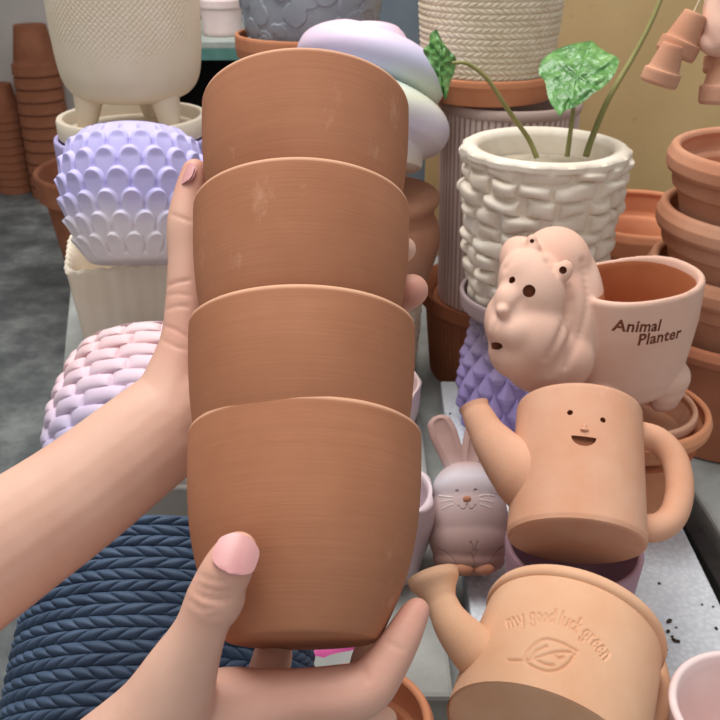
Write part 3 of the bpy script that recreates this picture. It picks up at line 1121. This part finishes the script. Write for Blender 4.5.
# ------------------------------------------------------------------ animal planter on saucers on an upturned pot
lx, ly = .246, .700
solo('upturned_pot', revolve([(.044, 0), (.045, .002), (.056, .085), (.058, .088), (.0, .088)], 64), TC, at(lx, ly, ZT), 'terracotta pot standing under the saucers of the animal planter', 'pot')
solo('wide_saucer', revolve(shell([(.046, 0), (.052, .002), (.062, .014), (.0665, .020), (.0675, .026), (.066, .030)], .006, .006, 5), 80), TC, at(lx, ly, ZT + .089), 'larger terracotta saucer under the animal planter, outer of two', 'saucer')
solo('inner_saucer', revolve(shell([(.036, 0), (.044, .002), (.051, .014), (.0545, .022), (.054, .027)], .005, .006, 5), 80), TC_PALE, at(lx, ly, ZT + .0955), 'smaller pale terracotta saucer inside the larger one under the animal planter', 'saucer')
ZL = ZT + .1235
YAW = 24
ML = at(lx - .019, ly, ZL, YAW)
IL = ML.inverted()
LA, LB, LH = .0615, .046, .120


def sup(a, A, B, e=2.5):
    c, s = math.cos(a), math.sin(a)
    k = (abs(c / A) ** e + abs(s / B) ** e) ** (-1 / e)
    return k * c, k * s


def trough():
    n = 96
    rows = [(0.5, .016, 0), (.74, .0165, 0), (.84, .022, 0), (.91, .036, 0), (.965, .064, 0), (1.0, .085, 0), (.995, LH - .003, 0), (.95, LH, 0), (.90, LH - .001, 0), (.875, LH - .006, 0), (.87, .06, 0), (.78, .028, 0), (.4, .026, 0)]
    V = []
    for sc, z, _ in rows:
        for i in range(n):
            x, y = sup(2 * math.pi * i / n, LA * sc, LB * sc)
            lift = .006 * max(0, x / LA) ** 2 * (z / LH)
            V.append((x, y, z + lift))
    m_ = len(rows)
    Fc = []
    for j in range(m_ - 1):
        for k in range(n):
            k2 = (k + 1) % n
            Fc.append([j * n + k, j * n + k2, (j + 1) * n + k2, (j + 1) * n + k])
    Fc.append(list(range(n))[::-1])
    Fc.append([(m_ - 1) * n + k for k in range(n)])
    return mesh(V, Fc, 0)


def lp_(px, py, d):
    v = IL @ W(px, py, d)
    return np.array(v)


Rl = np.array(IL.to_3x3()) @ CAMROT          # camera axes seen from the planter


def blob(px, py, d, rx_, ry_, rz_, roll=0):
    k = d / FPX
    a = math.radians(roll)
    R2 = Rl @ np.array([[math.cos(a), -math.sin(a), 0], [math.sin(a), math.cos(a), 0], [0, 0, 1]])
    return ball(lp_(px, py, d), 1, (rx_ * k, ry_ * k, rz_ * k), R2, 4)


from mathutils.bvhtree import BVHTree


def hits(me, inv):
    tree = BVHTree.FromPolygons([v.co for v in me.vertices], [list(p.vertices) for p in me.polygons])
    def f(px, py):
        o_ = inv @ CAM
        d_ = (inv.to_3x3() @ (W(px, py, 1) - CAM)).normalized()
        h = tree.ray_cast(o_, d_)
        return h[0], h[1], d_
    return f


DL = .735
head = [blob(557, 310, DL + .006, 43, 80, 40, 4), blob(555, 264, DL + .002, 36, 38, 34), blob(580, 300, DL + .012, 23, 56, 36, 6), blob(552, 358, DL - .002, 42, 36, 38), blob(540, 364, DL - .012, 36, 30, 32),
        blob(525, 268, DL - .004, 24, 34, 26, 24),
        blob(532, 292, DL - .026, 34, 42, 30, 10), blob(524, 278, DL - .026, 26, 30, 26), blob(530, 336, DL - .026, 38, 38, 32), blob(508, 322, DL - .026, 24, 32, 28), blob(518, 350, DL - .024, 30, 30, 28),
        blob(507, 303, DL - .036, 14, 20, 18), blob(516, 333, DL - .042, 18, 18, 14), blob(500, 329, DL - .038, 13, 18, 14)]
head = fuse(head, .0015, 30)


def furrow(me, pts, depth, width):
    f_ = hits(me, IL)
    n_ = len(me.vertices)
    c_ = np.zeros(n_ * 3)
    me.vertices.foreach_get('co', c_)
    c_ = c_.reshape(-1, 3)
    q_ = [f_(*p)[0] for p in catmull(pts, 18)]
    q_ = np.array([tuple(v) for v in q_ if v is not None])
    d_ = np.min(np.linalg.norm(c_[:, None, :] - q_[None], axis=2), axis=1)
    no_ = np.zeros(n_ * 3)
    me.vertices.foreach_get('normal', no_)
    c_ -= no_.reshape(-1, 3) * (depth * np.exp(-(d_ / width) ** 2))[:, None]
    me.vertices.foreach_set('co', c_.ravel())
    me.update()


for pts, dp, wd in (([(549, 262), (566, 285), (567, 310), (560, 336), (548, 358)], .0030, .0035), ([(583, 262), (588, 300), (580, 335), (566, 366)], .0022, .0032),
                    ([(572, 300), (574, 326), (563, 350), (552, 374)], .0016, .0026), ([(521, 300), (512, 312), (509, 322)], .0012, .003), ([(505, 268), (520, 250), (534, 244)], .0022, .003),
                    ([(500, 318), (496, 325), (493.5, 333), (493, 342)], .0016, .0013)):
    furrow(head, pts, dp, wd)
ms = [trough(), head]
for x, y in ((.033, -.026), (.033, .026), (-.036, -.026), (-.036, .026)):
    ms += [ball((x, y, z), r, (1.15, .8, 1)) for z, r in ((.012, .0135), (.020, .0165), (.030, .019))]
ms += [blob(502.5, 311, DL - .047, 6.5, 6, 7), blob(503.5, 309, DL - .043, 8, 8, 8)]
# near and far ear
ms += [blob(563, 272, DL - .036, 9.5, 13, 7, -28), blob(558, 275, DL - .030, 9, 12, 9), blob(532, 242, DL - .020, 6, 8, 6), blob(533, 249, DL - .020, 8, 8, 8)]
ms += [ball((LA * .96, 0, .07), .010, (1, .9, 1.2))]
lion = fuse(ms, .0014, 5)
# eye, ear, mouth and letters cut through the slip


def rod(p, n, r, l, sides=20):
    n = Vector(n).normalized()
    q = n.to_track_quat('Z', 'Y').to_matrix().to_4x4()
    bm = bmesh.new()
    bmesh.ops.create_cone(bm, cap_ends=True, segments=sides, radius1=r, radius2=r, depth=l)
    me = bpy.data.meshes.new('m')
    bm.to_mesh(me)
    bm.free()
    me.transform(Matrix.Translation(p) @ q)
    return me


hl = hits(lion, IL)
cutters = []
for (px, py, r) in ((529, 291, .0049), (512, 280, .0028), (532, 241, .0017), (563, 270, .0030)):
    p, n, d_ = hl(px, py)
    if p is not None: cutters.append(rod(p, -n if r > .002 else d_, r, .012))
p, n, d_ = hl(496, 346)
if p is not None: cutters.append(moved(rod((0, 0, 0), (0, 0, 1), .0036, .014), Matrix.Translation(p) @ (d_.to_track_quat('Z', 'Y').to_matrix().to_4x4()) @ Matrix.Diagonal((1.4, .8, 1, 1))))

def side_y(x, z):
    y = LB * (max(1e-4, 1 - abs(x / LA) ** 2.5)) ** (1 / 2.5)
    sc = np.interp(z, [.022, .036, .064, .085, .117], [.84, .91, .965, 1.0, .995])
    return -y * sc


def letters(s, size, x0, z0, slope, sp=1.05):
    me = text_mesh(s, size, .0012, sp, 2, .0004)
    ca, sa = math.cos(slope), math.sin(slope)
    for v in me.vertices:
        x = x0 + v.co.x * ca - v.co.y * sa
        z = z0 + v.co.x * sa + v.co.y * ca
        v.co = (x, side_y(x, z) - v.co.z, z)
    return me


cutters.append(letters('Animal', .0138, -.045, .0965, -.09))
cutters.append(letters('Planter', .0145, -.0245, .0825, -.02))
lion = cut(lion, merge(*cutters), (SLIP, MARK))
mi = len(lion.materials)
lion.materials.append(INSIDE)
for p in lion.polygons:
    c = p.center
    e = (abs(c.x / (LA * .90)) ** 2.5 + abs(c.y / (LB * .90)) ** 2.5)
    nn = p.normal
    if e < 1 and .024 < c.z < LH - .002 and p.material_index != 1 and (nn.x * c.x + nn.y * c.y < 0 or (nn.z > .8 and c.z < .04)):
        p.material_index = mi
solo('animal_planter', lion, None, ML, 'pale lion shaped planter lettered Animal Planter, standing on terracotta saucers', 'planter')


# ------------------------------------------------------------------ face watering can
def planar(o, s, t, rho):
    """offsets on the picture of a leaning thing turned into its own x and z"""
    rho = math.radians(rho)

    def f(px, py, y=0.0):
        dx, dy = (px - o[0]) * s, (o[1] - py) * s
        return (dx * math.cos(rho) - dy * math.sin(rho), y, (dx * math.sin(rho) + dy * math.cos(rho)) / math.cos(math.radians(t)))
    return f


def can_body(rb, rt, h, wall, belly=0.0, lip=0.0, n=128, rows=9):
    o = [(rb * .5, 0.0008), (rb * .955, 0), (rb * .985, .0008), (rb, .004)]
    for k in range(1, rows):
        f = k / rows * (h - .008) / h
        o.append((rb + (rt - rb) * f + belly * math.sin(math.pi * f), h * f))
    if lip:
        o += [(rt, h - .0065), (rt + lip, h - .0055), (rt + lip * 1.25, h - .002), (rt + lip, h)]
    else:
        o += [(rt, h)]
    return revolve(shell(o, wall, .004, 4), n)


FD, FT, FRHO = .640, 29, 9
Mf = lean(W(576, 543, FD), FT, FRHO)
can = thing('watering_can', 'terracotta watering can with a smiling face beside the bunny, tilted back on a mauve pot', 'watering can', Mf, 'terracotta watering cans')
fp = planar((576, 543), FD / FPX, FT, FRHO)
body = can_body(.0490, .0468, .103, .0042)
If = Mf.inverted()
hf = hits(body, If)
cs = []
for px, py in ((570, 412.5), (603, 420)):
    p, n, d_ = hf(px, py)
    cs.append(rod(p, n, .0021, .008))
# smile: half disc, shade of the open mouth painted in brown
p, n, d_ = hf(584, 437)
sm = []
for k in range(17):
    a = math.pi + math.pi * k / 16
    sm.append((.0086 * math.cos(a), .0074 * math.sin(a)))
V = [(x, y, -.0034) for x, y in sm] + [(x, y, .005) for x, y in sm]
nS = len(sm)
Fc = [list(range(nS))[::-1], [nS + k for k in range(nS)]] + [[k, (k + 1) % nS, nS + (k + 1) % nS, nS + k] for k in range(nS)]
sm_me = mesh(V, Fc, 0, False)
zax = Vector((n.x, n.y, 0)).normalized()
yax = Vector((0, 0, 1))
xax = yax.cross(zax)
Q = Matrix((xax, yax, zax)).transposed().to_4x4()
Q.translation = p + Vector((0, 0, .0005))
sm_me.transform(Q @ Matrix.Rotation(math.radians(-3), 4, 'Z'))
cs.append(sm_me)
body = cut(body, merge(*cs), (TC_PALE, MARK))
link('body', body, None, can)
p, n, d_ = hf(584.5, 430)
nz = [ball(p, 1, (.0034, .0022, .0014)), ball(p + Vector((0, 0, .0025)), 1, (.0018, .0018, .0025))]
link('nose', fuse(nz, .0005, 3), TC_PALE, can)
pth = catmull([fp(540, 484), fp(526, 474), fp(511, 460), fp(496, 440), fp(486, 420), fp(482, 409)], 30)
rad = np.interp(np.linspace(0, 1, 30), [0, .2, .42, .65, .9, 1], [.028, .0245, .0185, .0132, .0108, .0116])
link('spout', sweep(pth, rad, 28, (14, .003)), TC_PALE, can)
pth = catmull([fp(630, 446), fp(652, 440), fp(678, 446), fp(693, 467), fp(692, 497), fp(678, 522), fp(654, 531), fp(622, 522)], 40)
link('handle', sweep(pth, [.0103] * 40, 20), TC_PALE, can)

# mauve pot under it
pm = up(572, 640, ZT)
solo('mauve_pot', revolve(shell([(.042, 0), (.046, .002), (.050, .05), (.0525, .081)], .005, .006, 4), 80), MAUVE, at(pm.translation.x - .004, pm.translation.y + .016, ZT), 'plain mauve pot under the face watering can', 'pot')

# ------------------------------------------------------------------ lucky green watering can
LD, LT, LR = .552, 44, 33
Ml = lean(W(541, 745, LD), LT, LR)
can2 = thing('watering_can', 'squat terracotta watering can lettered my good luck green with a leaf, lying tilted in front', 'watering can', Ml, 'terracotta watering cans')
gp = planar((541, 745), LD / FPX, LT, LR)
RB, RT, CH = .0610, .0585, .090
body = can_body(RB, RT, CH, .0045, .001, .0022, 160)
hg = hits(body, Ml.inverted())
cs = []


def on_can(px, py):
    p, n, _ = hg(px, py)
    return p, n


# writing along an arc: each letter bent onto the wall
arc = catmull([(507, 624), (530, 617.5), (552, 618.5), (574, 626), (592, 639), (609, 659)], 60)
STROKES = {
    'm': (1.3, [[(0, 0), (.05, .6)], [(.05, .45), (.3, .62), (.45, .4), (.45, 0)], [(.47, .42), (.75, .62), (.92, .4), (.95, 0)]]),
    'y': (.85, [[(0, .6), (.1, .3), (.35, .15), (.55, .35)], [(.6, .6), (.5, .1), (.3, -.25), (.05, -.3)]]),
    'g': (.9, [[(.6, .5), (.3, .62), (.05, .35), (.3, .08), (.58, .3)], [(.6, .6), (.6, .1), (.5, -.25), (.2, -.3), (.05, -.15)]]),
    'o': (.8, [[(.3, .6), (.05, .32), (.3, .02), (.55, .3), (.32, .6)]]),
    'd': (.9, [[(.58, .45), (.3, .6), (.05, .3), (.3, .02), (.58, .2)], [(.62, 1.0), (.6, .5), (.62, 0)]]),
    'l': (.45, [[(.12, 1.0), (.1, .5), (.12, 0)]]),
    'u': (.85, [[(.05, .6), (.08, .15), (.3, .02), (.55, .2)], [(.6, .6), (.58, .3), (.62, 0)]]),
    'c': (.75, [[(.55, .5), (.3, .6), (.05, .3), (.3, .02), (.55, .12)]]),
    'k': (.8, [[(.1, 1.0), (.1, .5), (.1, 0)], [(.5, .6), (.3, .42), (.14, .3)], [(.22, .36), (.4, .15), (.55, 0)]]),
    'r': (.7, [[(.1, .6), (.12, .3), (.1, 0)], [(.13, .4), (.3, .58), (.5, .55)]]),
    'e': (.8, [[(.08, .32), (.3, .34), (.55, .36), (.45, .58), (.25, .58), (.06, .3), (.25, .02), (.55, .1)]]),
    'n': (.85, [[(.08, .6), (.1, .3), (.1, 0)], [(.12, .4), (.35, .6), (.55, .42), (.58, 0)]]),
    ' ': (.45, [])}
msg = 'my good luck green'
tot = sum(STROKES[c][0] for c in msg)
grooves = []                                   # (points, half width, depth)
acc = 0
HL = 14.5                                      # ascender height on the picture
for c in msg:
    wc, strokes = STROKES[c]
    for st_ in strokes:
        q = []
        for x, y in catmull(st_, 4 * len(st_)):
            f_ = min(max((acc + x) / tot, 0), 1) * 59
            i0 = min(int(f_), 58)
            p0 = arc[i0] + (arc[i0 + 1] - arc[i0]) * (f_ - i0)
            tg = arc[min(i0 + 2, 59)] - arc[max(i0 - 1, 0)]
            tg = tg / np.linalg.norm(tg)
            up_ = np.array([tg[1], -tg[0]])
            pp, _n = on_can(*(p0 + up_ * (y - .3) * HL))
            if pp is not None: q.append(tuple(pp))
        if len(q) > 3: grooves.append((q, .00055, .0011))
    acc += wc
# leaf drawing as grooves
for pts in ([(524, 658), (530, 648), (544, 639), (562, 643), (577, 651)], [(575, 654), (570, 662), (560, 669), (546, 671), (532, 666), (525, 661)],
            [(508, 660), (524, 660), (538, 657), (556, 652), (572, 652)], [(531, 658), (536, 651), (546, 646)], [(553, 653), (558, 658), (563, 657)], [(536, 660), (545, 664), (553, 665)]):
    q = [on_can(*p)[0] for p in catmull(pts, 16)]
    q = [tuple(v) for v in q if v is not None]
    if len(q) > 3: grooves.append((q, .00085, .0016))
body = can_body(RB, RT, CH, .0045, .001, .0022, 760, 180)
bc = np.zeros(len(body.vertices) * 3)
body.vertices.foreach_get('co', bc)
bc = bc.reshape(-1, 3)
press = np.zeros(len(bc))
outer_ = np.hypot(bc[:, 0], bc[:, 1]) > RT - .002
for q, hw, dp in grooves:
    q = np.array(q)
    q = np.vstack([q[:-1] + (q[1:] - q[:-1]) * f_ for f_ in (0, .25, .5, .75)] + [q[-1:]])
    near = outer_ & np.all((bc > q.min(0) - .004) & (bc < q.max(0) + .004), axis=1)
    idx = np.nonzero(near)[0]
    if len(idx) == 0: continue
    d_ = np.min(np.linalg.norm(bc[idx][:, None, :] - q[None], axis=2), axis=1)
    press[idx] = np.maximum(press[idx], dp * np.exp(-(d_ / hw) ** 2 * .7))
rr_ = np.hypot(bc[:, 0], bc[:, 1])
kk = np.where(press > 0, (rr_ - press) / np.maximum(rr_, 1e-6), 1)
bc[:, 0] *= kk
bc[:, 1] *= kk
body.vertices.foreach_set('co', bc.ravel())
body.update()
body.set_sharp_from_angle(angle=math.radians(75))
link('body', body, TC_LUCK, can2)
pth = catmull([gp(512, 676), gp(488, 668), gp(468, 650), gp(455, 634), gp(447, 618), gp(442, 604), gp(438, 592)], 34)
rad = np.interp(np.linspace(0, 1, 34), [0, .3, .58, .70, .80, .90, 1], [.0200, .0150, .0108, .0102, .0126, .0166, .0176])
link('spout', sweep(pth, rad, 32, (20, .003)), TC_LUCK, can2)
pth = catmull([gp(636, 672), gp(660, 668), gp(676, 674), gp(688, 694), gp(688, 728), gp(668, 756), gp(630, 768)], 30)
link('handle', sweep(pth, [.0092] * 30, 18), TC_LUCK, can2)

# ------------------------------------------------------------------ bunny figure
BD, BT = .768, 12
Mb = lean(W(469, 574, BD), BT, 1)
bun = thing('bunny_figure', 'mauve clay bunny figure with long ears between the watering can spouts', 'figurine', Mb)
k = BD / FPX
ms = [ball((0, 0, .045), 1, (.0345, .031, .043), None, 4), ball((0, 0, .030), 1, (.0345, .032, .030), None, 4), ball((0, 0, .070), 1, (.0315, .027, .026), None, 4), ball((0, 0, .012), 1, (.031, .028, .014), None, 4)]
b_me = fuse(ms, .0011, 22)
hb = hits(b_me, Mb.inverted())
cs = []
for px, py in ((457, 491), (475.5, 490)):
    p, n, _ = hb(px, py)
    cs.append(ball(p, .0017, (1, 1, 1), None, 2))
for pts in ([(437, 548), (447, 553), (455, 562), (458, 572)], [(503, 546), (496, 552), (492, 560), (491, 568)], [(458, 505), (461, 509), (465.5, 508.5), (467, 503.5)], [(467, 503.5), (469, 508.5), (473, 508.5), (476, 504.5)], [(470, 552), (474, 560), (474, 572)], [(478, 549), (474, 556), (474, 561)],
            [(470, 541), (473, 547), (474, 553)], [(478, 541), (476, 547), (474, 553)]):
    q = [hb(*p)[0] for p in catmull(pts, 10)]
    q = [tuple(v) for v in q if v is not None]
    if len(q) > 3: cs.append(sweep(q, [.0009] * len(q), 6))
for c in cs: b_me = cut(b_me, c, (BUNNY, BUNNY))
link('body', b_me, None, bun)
p, n, _ = hb(467, 499)
link('nose', ball(p, 1, (.0036, .002, .0028), None, 3), BUNNY_NOSE, bun)
for pts in ([(441, 502), (447, 500.5), (453, 500)], [(439, 496), (446, 496.5), (453, 497.5)], [(442, 509), (448, 506), (453, 504)], [(479, 496), (487, 495), (494, 496)], [(479, 499.5), (486, 500.5), (493, 502)], [(480, 504), (486, 506), (491, 508)]):
    q = [hb(*p_)[0] for p_ in catmull(pts, 8)]
    q = [tuple(v) for v in q if v is not None]
    if len(q) > 3: link('whisker', sweep(q, [.0006] * len(q), 6), WHISK, bun)
for px in (464, 484):
    p, n, _ = hb(px, 569)
    ft = ball(tuple(p), 1, (.0088, .0042, .0052), None, 3)
    for dx in (-.003, .003):
        ft = cut(ft, sweep([(p.x + dx, p.y - .0046, p.z - .004), (p.x + dx, p.y - .0050, p.z), (p.x + dx, p.y - .0040, p.z + .0035)], [.0006] * 3, 6), (BUNNY_NOSE, BUNNY_NOSE))
    link('foot', ft, None, bun)
bp = planar((469, 574), k, BT, 1)
for pts in ([(461, 480), (456, 462), (449, 444), (443, 428), (439, 418)], [(471, 480), (475, 462), (480, 444), (485, 428), (489, 417)]):
    path = catmull([bp(*p) for p in pts], 24)
    tt = np.linspace(0, 1, 24)
    rad = np.interp(tt, [0, .3, .62, .85, .95, 1], [.0090, .0110, .0125, .0110, .0075, .003])
    me = sweep(path, rad, 24, None, .42)
    # hollow front of the ear
    for v in me.vertices:
        pass
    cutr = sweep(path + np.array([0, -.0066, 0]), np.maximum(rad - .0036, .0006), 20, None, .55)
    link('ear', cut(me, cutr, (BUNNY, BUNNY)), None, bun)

# ------------------------------------------------------------------ front right and bottom pots
pr_ = on(756, 710, ZT + .084)
solo('pink_pot', revolve(shell([(.034, 0), (.038, .002), (.046, .05), (.050, .078), (.051, .081)], .0055, .006, 5), 96), PINKWHITE, at(pr_.x, pr_.y, ZT), 'pinkish white pot in the bottom right corner beside the lettered watering can', 'pot')
pr_ = on(358, 716, ZC + .104)
solo('small_pot', revolve(shell([(.032, 0), (.035, .002), (.042, .074), (.043, .077), (.0465, .079), (.0475, .084), (.0475, .098), (.046, .101)], .0055, .006, 5), 80), TC, at(pr_.x, pr_.y, ZC), 'small terracotta pot below the lower hand at the bottom edge', 'pot')
pr_ = on(321, 662, ZC + .012)
solo('plastic_scoop', moved(sweep(catmull([(-.03, 0, .02), (0, 0, .012), (.03, 0, .022)], 16), np.interp(np.linspace(0, 1, 16), [0, .5, 1], [.010, .020, .012]), 24, (2, .0025)), Matrix.Identity(4)), MAGENTA, at(pr_.x, pr_.y, ZC + .004, 15), 'magenta plastic scoop seen through the gap under the held pots', 'scoop')

# soil crumbs on the foam
for px, py, r in ((659, 584, .0022), (652, 624, .0026), (669, 622, .0036), (668, 632, .0024), (674, 641, .0030), (678, 642, .0026), (664, 643, .0024), (672, 637, .002), (716, 629, .0026), (702, 605, .0018), (713, 607, .0016), (666, 650, .0022), (450, 414, .0022), (676, 628, .0014), (448, 560, .004), (441, 553, .005), (453, 566, .0036)):
    p = on(px, py, ZT if px > 462 or py < 500 else ZC)
    r *= .55
    solo('soil_crumb', ball((0, 0, 0), r, (1.2 + .5 * rnd.random(), .8 + .4 * rnd.random(), .7), None, 2), SOIL, Matrix.Translation((p.x, p.y, p.z + r * .6)) @ Matrix.Rotation(rnd.random() * 3, 4, 'Z'), 'dark crumb of spilled soil on the display table', 'soil', 'crumbs of soil spilled on the table')

# ------------------------------------------------------------------ hanging clay figure, upper right
HD = .70
hk = HD / FPX
fig = thing('hanging_figure', 'hanging terracotta figure with little pots for legs at the top right corner', 'ornament', lean(W(726, 60, HD), 0))
IH = fig.matrix_world.inverted()


def hpnt(px, py, d=HD):
    v = IH @ W(px, py, d)
    return np.array(v)


torso = [ball(tuple(hpnt(x, y, HD + .004)), r * hk, (1, 1, 1), None, 3) for x, y, r in [tuple(v) for v in catmull([(722, 42, 16), (718, 30, 16), (716, 18, 14), (717, 5, 13), (720, -12, 13), (722, -30, 13), (728, -50, 16)], 40)] + [tuple(v) for v in catmull([(702, 40, 5), (706, 45, 7), (713, 47, 9), (724, 44, 12)], 14)]]
link('torso', fuse(torso, .0011, 24), SLIP, fig)
mini = shell([(.0105, 0), (.0115, .001), (.0165, .026), (.0172, .027), (.0196, .028), (.0200, .030), (.0200, .040), (.0192, .0415)], .0028, .004, 4)


def mini_pot(top, bottom, sc):
    a, b = hpnt(*top), hpnt(*bottom)
    ax = Vector(b - a).normalized()
    M = Matrix.Translation(a) @ ax.to_track_quat('Z', 'Y').to_matrix().to_4x4() @ Matrix.Diagonal((sc, sc, sc, 1))
    return moved(revolve(mini, 48), M)


link('little_pot', mini_pot((674, 44), (662, 74, HD + .010), .74), TC_DUSTY, fig)
link('little_pot', mini_pot((696, 13), (676, 52, HD + .012), .80), TC_DUSTY, fig)
link('little_pot', mini_pot((728, 50, HD + .01), (724, 90, HD + .02), .95), TC_DUSTY, fig)
link('little_pot', mini_pot((731, 22, HD + .012), (727, 62, HD + .02), .9), TC_DUSTY, fig)
path = catmull([hpnt(689, 22), hpnt(696, 8), hpnt(704, -8), hpnt(716, -26)], 16)
link('cord', sweep(path, [.0009] * 16, 8), STRING, fig)
path = catmull([hpnt(728, -50), hpnt(728, -160), hpnt(728, -640)], 16)
link('cord', sweep(path, [.0012] * 16, 8), STRING, fig)
